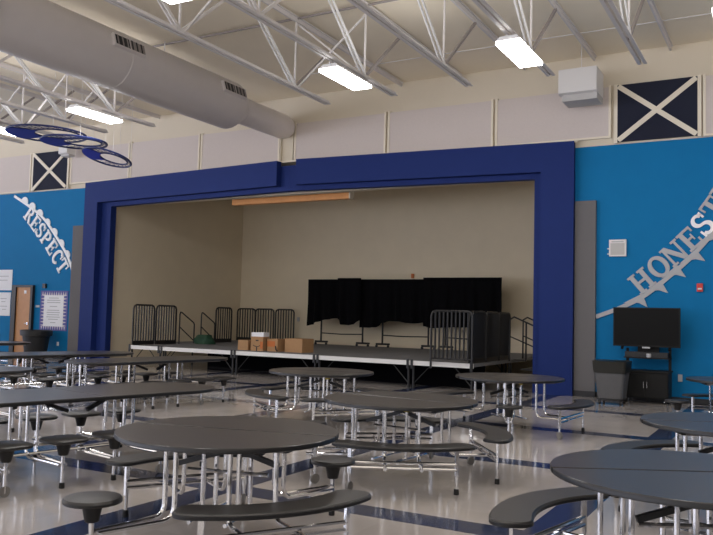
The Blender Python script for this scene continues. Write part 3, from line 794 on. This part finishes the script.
def round_table(x, y, theta, seats, label, rad=.762, br=.975, off=.05, cs=1):
    t = thing('round_cafeteria_table', label, 'cafeteria table', (x, y, 0), 0, 'round folding cafeteria tables')
    th = R(theta)
    for s in (0, 1):
        n = 36; d = (off if s == 0 else -off)+.012; a0 = math.asin(d/rad)
        half = [(rad*math.cos(a0+(PI-2*a0)*k/n), rad*math.sin(a0+(PI-2*a0)*k/n)) for k in range(n+1)]
        poly = rotp(half, th+PI*s)
        top = MB().loft([(inset(poly,.004), TH-.024), (inset(poly,.001), TH-.006), (inset(poly,.001), TH-.003), (inset(poly,.004), TH)]).build('tabletop_half', TOP, t)
        MB().loft([(inset(poly,.006), TH-.034), (inset(poly,0), TH-.030), (inset(poly,0), TH-.008), (inset(poly,.002), TH-.005)]).build('edge_band', EDGE, top)
    u = Vector((math.cos(th), math.sin(th), 0)); v = Vector((-u.y, u.x, 0))
    for s in (-1, 1):
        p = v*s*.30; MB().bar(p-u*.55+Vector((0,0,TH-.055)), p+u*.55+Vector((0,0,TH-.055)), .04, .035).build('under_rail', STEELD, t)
        q = u*s*.55; MB().bar(q-v*.34+Vector((0,0,TH-.05)), q+v*.34+Vector((0,0,TH-.05)), .035, .03).build('under_rail', BLACK, t)
    # folding mechanism in the centre
    p = v*-.09
    MB().bar(u*-.34+p+Vector((0,0,.50)), u*.06+p+Vector((0,0,.62)), .035, .035).build('folding_strut', BLACK, t)
    MB().bar(u*.34-p+Vector((0,0,.50)), u*-.06-p+Vector((0,0,.62)), .035, .035).build('folding_strut', BLACK, t)
    MB().tube([u*-.30+Vector((0,0,.45)), u*.30+Vector((0,0,.45))], .014).build('hinge_tube', CHROME, t)
    for sx in (-1, 1):
        for sy in (-1, 1):
            q = u*sx*.13+v*sy*.10
            MB().tube([tuple(q+Vector((0,0,.17))), tuple(q+Vector((0,0,TH-.05)))], .017).build('centre_post', CHROME, t)
        q = u*sx*.13
        MB().tube(bend([tuple(q-v*.30+Vector((0,0,.17))), tuple(q+v*.30+Vector((0,0,.17)))]), .015).build('low_rail', CHROME, t)
    q = v*-.10+u*.13
    MB().box(q.x-.022, q.x+.022, q.y-.022, q.y+.022, TH-.11, TH-.055).build('yellow_tag', STICK, t)
    for k, (kind, ang) in enumerate(seats):
        a = R(ang); w = Vector((-math.sin(a), math.cos(a), 0)); rd = Vector((math.cos(a), math.sin(a), 0))
        r1 = .975 if kind == 'stool' else .93
        for s in (-1, 1):
            off = w*s*(.055 if kind == 'stool' else .16)
            off2 = w*s*(.03 if kind == 'stool' else .16)
            zz = .215
            MB().tube(bend([tuple(rd*.46+off+Vector((0,0,TH-.035))), tuple(rd*.46+off+Vector((0,0,zz))), tuple(rd*r1+off2+Vector((0,0,zz)))], .09), .0165).build('frame_leg', CHROME, t)
        if kind == 'bench': bench_part(t, a, cs if k % 2 else -cs, br)
        else: stool_part(t, a)
    return t
b_, s_ = 'bench', 'stool'
round_table(-3.425, 4.37, 13.6, [(b_,-31),(b_,149),(s_,-104),(s_,74)], 'nearest round table at front left, with a stool and curved bench before it', cs=-1)
round_table(-3.43, 7.10, -5, [(b_,-62),(b_,36),(b_,124),(b_,-146)], 'round table in the middle, right behind the nearest left table')
round_table(-6.03, 9.81, 12, [(b_,-125),(b_,-35),(b_,55),(b_,145)], 'small far round table before the stage, in front of the cardboard boxes')
round_table(-3.58, 10.98, 45, [(b_,-4),(b_,178),(s_,-72),(s_,105)], 'far round table in front of the right stage frame leg', .77, 1.04)
round_table(-.49, 4.71, 28.6, [(b_,168),(b_,258),(b_,348),(b_,78)], 'nearest round table at the right, cut by photo edge')
round_table(-.42, 7.30, 25, [(b_,150),(b_,240),(b_,330),(b_,60)], 'second round table at right edge, behind the nearest right table')
round_table(-.70, 13.1, 15, [(s_,215),(b_,290),(s_,35),(b_,110)], 'farthest round table at right edge, beside the media cabinet')

# ---------------------------------------------------------------- long stool tables on the left
def rrect(hx, hy, r, n=8):
    p = []
    for k, (sx, sy) in enumerate(((1,1),(-1,1),(-1,-1),(1,-1))):
        for j in range(n+1):
            an = PI/2*k+PI/2*j/n; p.append((sx*(hx-r)+r*math.cos(an), sy*(hy-r)+r*math.sin(an)))
    return p
def long_table():
    t = thing('long_stool_table', None, 'cafeteria table', (0,0,0))
    HL, HW = 1.52, .53
    for s in (-1, 1):                                          # two leaves, fold line across the middle
        full = rrect(HL, HW, .46)
        leaf = [(x, y) for x, y in full if x*s > 0]
        if s == 1: poly = [(.003, -HW)]+[p for p in leaf if p[1] < 0][::1]+[p for p in leaf if p[1] >= 0]+[(.003, HW)]
        else: poly = [(-.003, HW)]+[p for p in leaf]+[(-.003, -HW)]
        poly = ccw(poly)
        top = MB().loft([(inset(poly,.004), TH-.024), (inset(poly,.001), TH-.006), (inset(poly,.001), TH-.003), (inset(poly,.004), TH)]).build('tabletop_leaf', TOP, t)
        MB().loft([(inset(poly,.006), TH-.036), (inset(poly,0), TH-.030), (inset(poly,0), TH-.008), (inset(poly,.002), TH-.005)]).build('edge_band', EDGE, top)
    for s in (-1, 1):
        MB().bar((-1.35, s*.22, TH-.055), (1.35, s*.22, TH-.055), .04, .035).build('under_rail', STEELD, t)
        MB().bar((s*.10, -.03, .56), (s*.38, .02, .67), .035, .035).build('folding_strut', BLACK, t)
    us = (-1.42, -1.02, -.52, -.02, .48, .98)
    for i, u in enumerate(us):
        for s in (-1, 1):
            v = s*.74
            seat = MB().loft([(rotp(rrect(.165,.165,.10),0,(u,v)), SH-.036), (rotp(rrect(.18,.18,.11),0,(u,v)), SH-.026), (rotp(rrect(.18,.18,.11),0,(u,v)), SH-.010), (rotp(rrect(.165,.165,.10),0,(u,v)), SH)]).build('stool_seat', SEAT, t)
            MB().lathe([(.035,SH-.15),(.042,SH-.145),(.065,SH-.05),(.095,SH-.036)], c=(u,v), n=12).build('stool_bracket', BLACK, seat)
            MB().tube([(u,v,.03),(u,v,SH-.14)], .016).build('stool_post', CHROME, seat)
            if i in (1, 4): MB().disc((u,v,.045), (0,1,0), .045, .028).build('caster', WHEEL, seat)
            else: MB().lathe([(.022,0),(.024,.01),(.022,.045),(.016,.05)], c=(u,v), n=10).build('foot', RUBBER, seat)
            for k in (-1, 1):
                if i % 2 == 0: MB().tube(bend([(u+k*.05, s*.17, TH-.04), (u+k*.05, s*.17, .20), (u+k*.028, v, .20)], .09), .0165).build('frame_leg', CHROME, t)
                else: MB().tube([(u+k*.04, s*.18, .20), (u+k*.028, v, .20)], .0165).build('stool_arm', CHROME, t)
    for u in (-1.42, -.52, -.02, .98):
        MB().tube([(u, -.17, .30), (u, .17, .30)], .014).build('cross_tube', CHROME, t)
    for s in (-1, 1):
        MB().tube([(-1.42, s*.20, .225), (-.52, s*.20, .225)], .014).build('low_rail', CHROME, t)
        MB().tube([(-.52, s*.20, .225), (.98, s*.20, .225)], .014).build('low_rail', CHROME, t)
    return t
LT = long_table()
places = [(-6.15, 5.44, 12, 'nearest long stool table at the left, its rounded end near the front round table'),
          (-9.52, 9.98, 8, 'long stool table in the middle left, ending before the cardboard boxes'),
          (-11.78, 9.84, 14, 'long stool table behind, its end near the left stage edge'),
          (-9.40, 5.70, 10, 'long stool table cut by left edge, behind the nearest long one'),
          (-16.3, 11.1, 12, 'farthest long stool table at left edge, before the brown door')]
for k, (x, y, a, label) in enumerate(places):
    o = LT if k == 0 else copy_tree(LT)
    o.location = (x, y, 0); o.rotation_euler = (0, 0, PI/2-R(a))
    tag(o, label, 'cafeteria table', 'long black stool tables on the left')

# ---------------------------------------------------------------- light, sky and camera
def area(x, y, z, sx, sy, p, col=(1,.97,.96), rot=(0,0,0)):
    l = bpy.data.lights.new('lamp_and_fill_light', 'AREA'); l.shape = 'RECTANGLE'; l.size = sx; l.size_y = sy; l.energy = p; l.color = col
    o = bpy.data.objects.new('lamp_and_fill_light', l); C.objects.link(o); o.location = (x, y, z); o.rotation_euler = rot
    return o
for x in (-16.05, -12.9, -6.75, -3.66, -.72):
    for y in (11.52, 7.05, 2.5):
        area(x, y, 5.55, .36, 1.15, 42)
        area(x+.76, y, 5.86, .9, 2.6, 17, rot=(PI,0,0))  # upward fill added between the joists to brighten the deck, no fixture here
wd = bpy.data.worlds.new('hall_light'); bpy.context.scene.world = wd; wd.use_nodes = True
nt = wd.node_tree; bg = nt.nodes['Background']
tc = nt.nodes.new('ShaderNodeTexCoord'); sp = nt.nodes.new('ShaderNodeSeparateXYZ'); nt.links.new(tc.outputs['Generated'], sp.inputs[0])
mp = nt.nodes.new('ShaderNodeMapRange'); mp.inputs['From Min'].default_value = .9; mp.inputs['From Max'].default_value = -.9
nt.links.new(sp.outputs[0], mp.inputs['Value'])
rp = nt.nodes.new('ShaderNodeValToRGB'); nt.links.new(mp.outputs['Result'], rp.inputs['Fac'])
rp.color_ramp.elements[0].color = (.12, .11, .11, 1); rp.color_ramp.elements[1].color = (1.2, 1.25, 1.5, 1)
e = rp.color_ramp.elements.new(.5); e.color = (.45, .43, .42, 1)
m2 = nt.nodes.new('ShaderNodeMapRange'); m2.inputs['From Min'].default_value = .2; m2.inputs['From Max'].default_value = -.9
m2.inputs['To Min'].default_value = 1.0; m2.inputs['To Max'].default_value = 3.0
nt.links.new(sp.outputs[1], m2.inputs['Value'])
m3 = nt.nodes.new('ShaderNodeMapRange'); m3.inputs['From Min'].default_value = .02; m3.inputs['From Max'].default_value = -.12
m3.inputs['To Min'].default_value = 1.0; m3.inputs['To Max'].default_value = 3.2
nt.links.new(sp.outputs[2], m3.inputs['Value'])
mm = nt.nodes.new('ShaderNodeMath'); mm.operation = 'MULTIPLY'; nt.links.new(m2.outputs['Result'], mm.inputs[0]); nt.links.new(m3.outputs['Result'], mm.inputs[1])
nt.links.new(mm.outputs[0], bg.inputs['Strength'])
nt.links.new(rp.outputs['Color'], bg.inputs['Color'])

cam = bpy.data.cameras.new('camera'); co = bpy.data.objects.new('camera', cam); C.objects.link(co)
cam.sensor_width = 36; cam.lens = 783.5454/713*36; cam.clip_end = 200
r = Vector((0.87308721, 0.48689949, 0.02544809)); u = Vector((0.00805388, -0.06658975, 0.99774793)); f = Vector((-0.48749754, 0.87091601, 0.06206009))
M = Matrix((r, u, -f)).transposed().to_4x4(); M.translation = (0, 0, 1.5457)
co.matrix_world = M
bpy.context.scene.camera = co
vs = bpy.context.scene.view_settings
vs.view_transform = 'Standard'; vs.look = 'None'; vs.exposure = -0.42
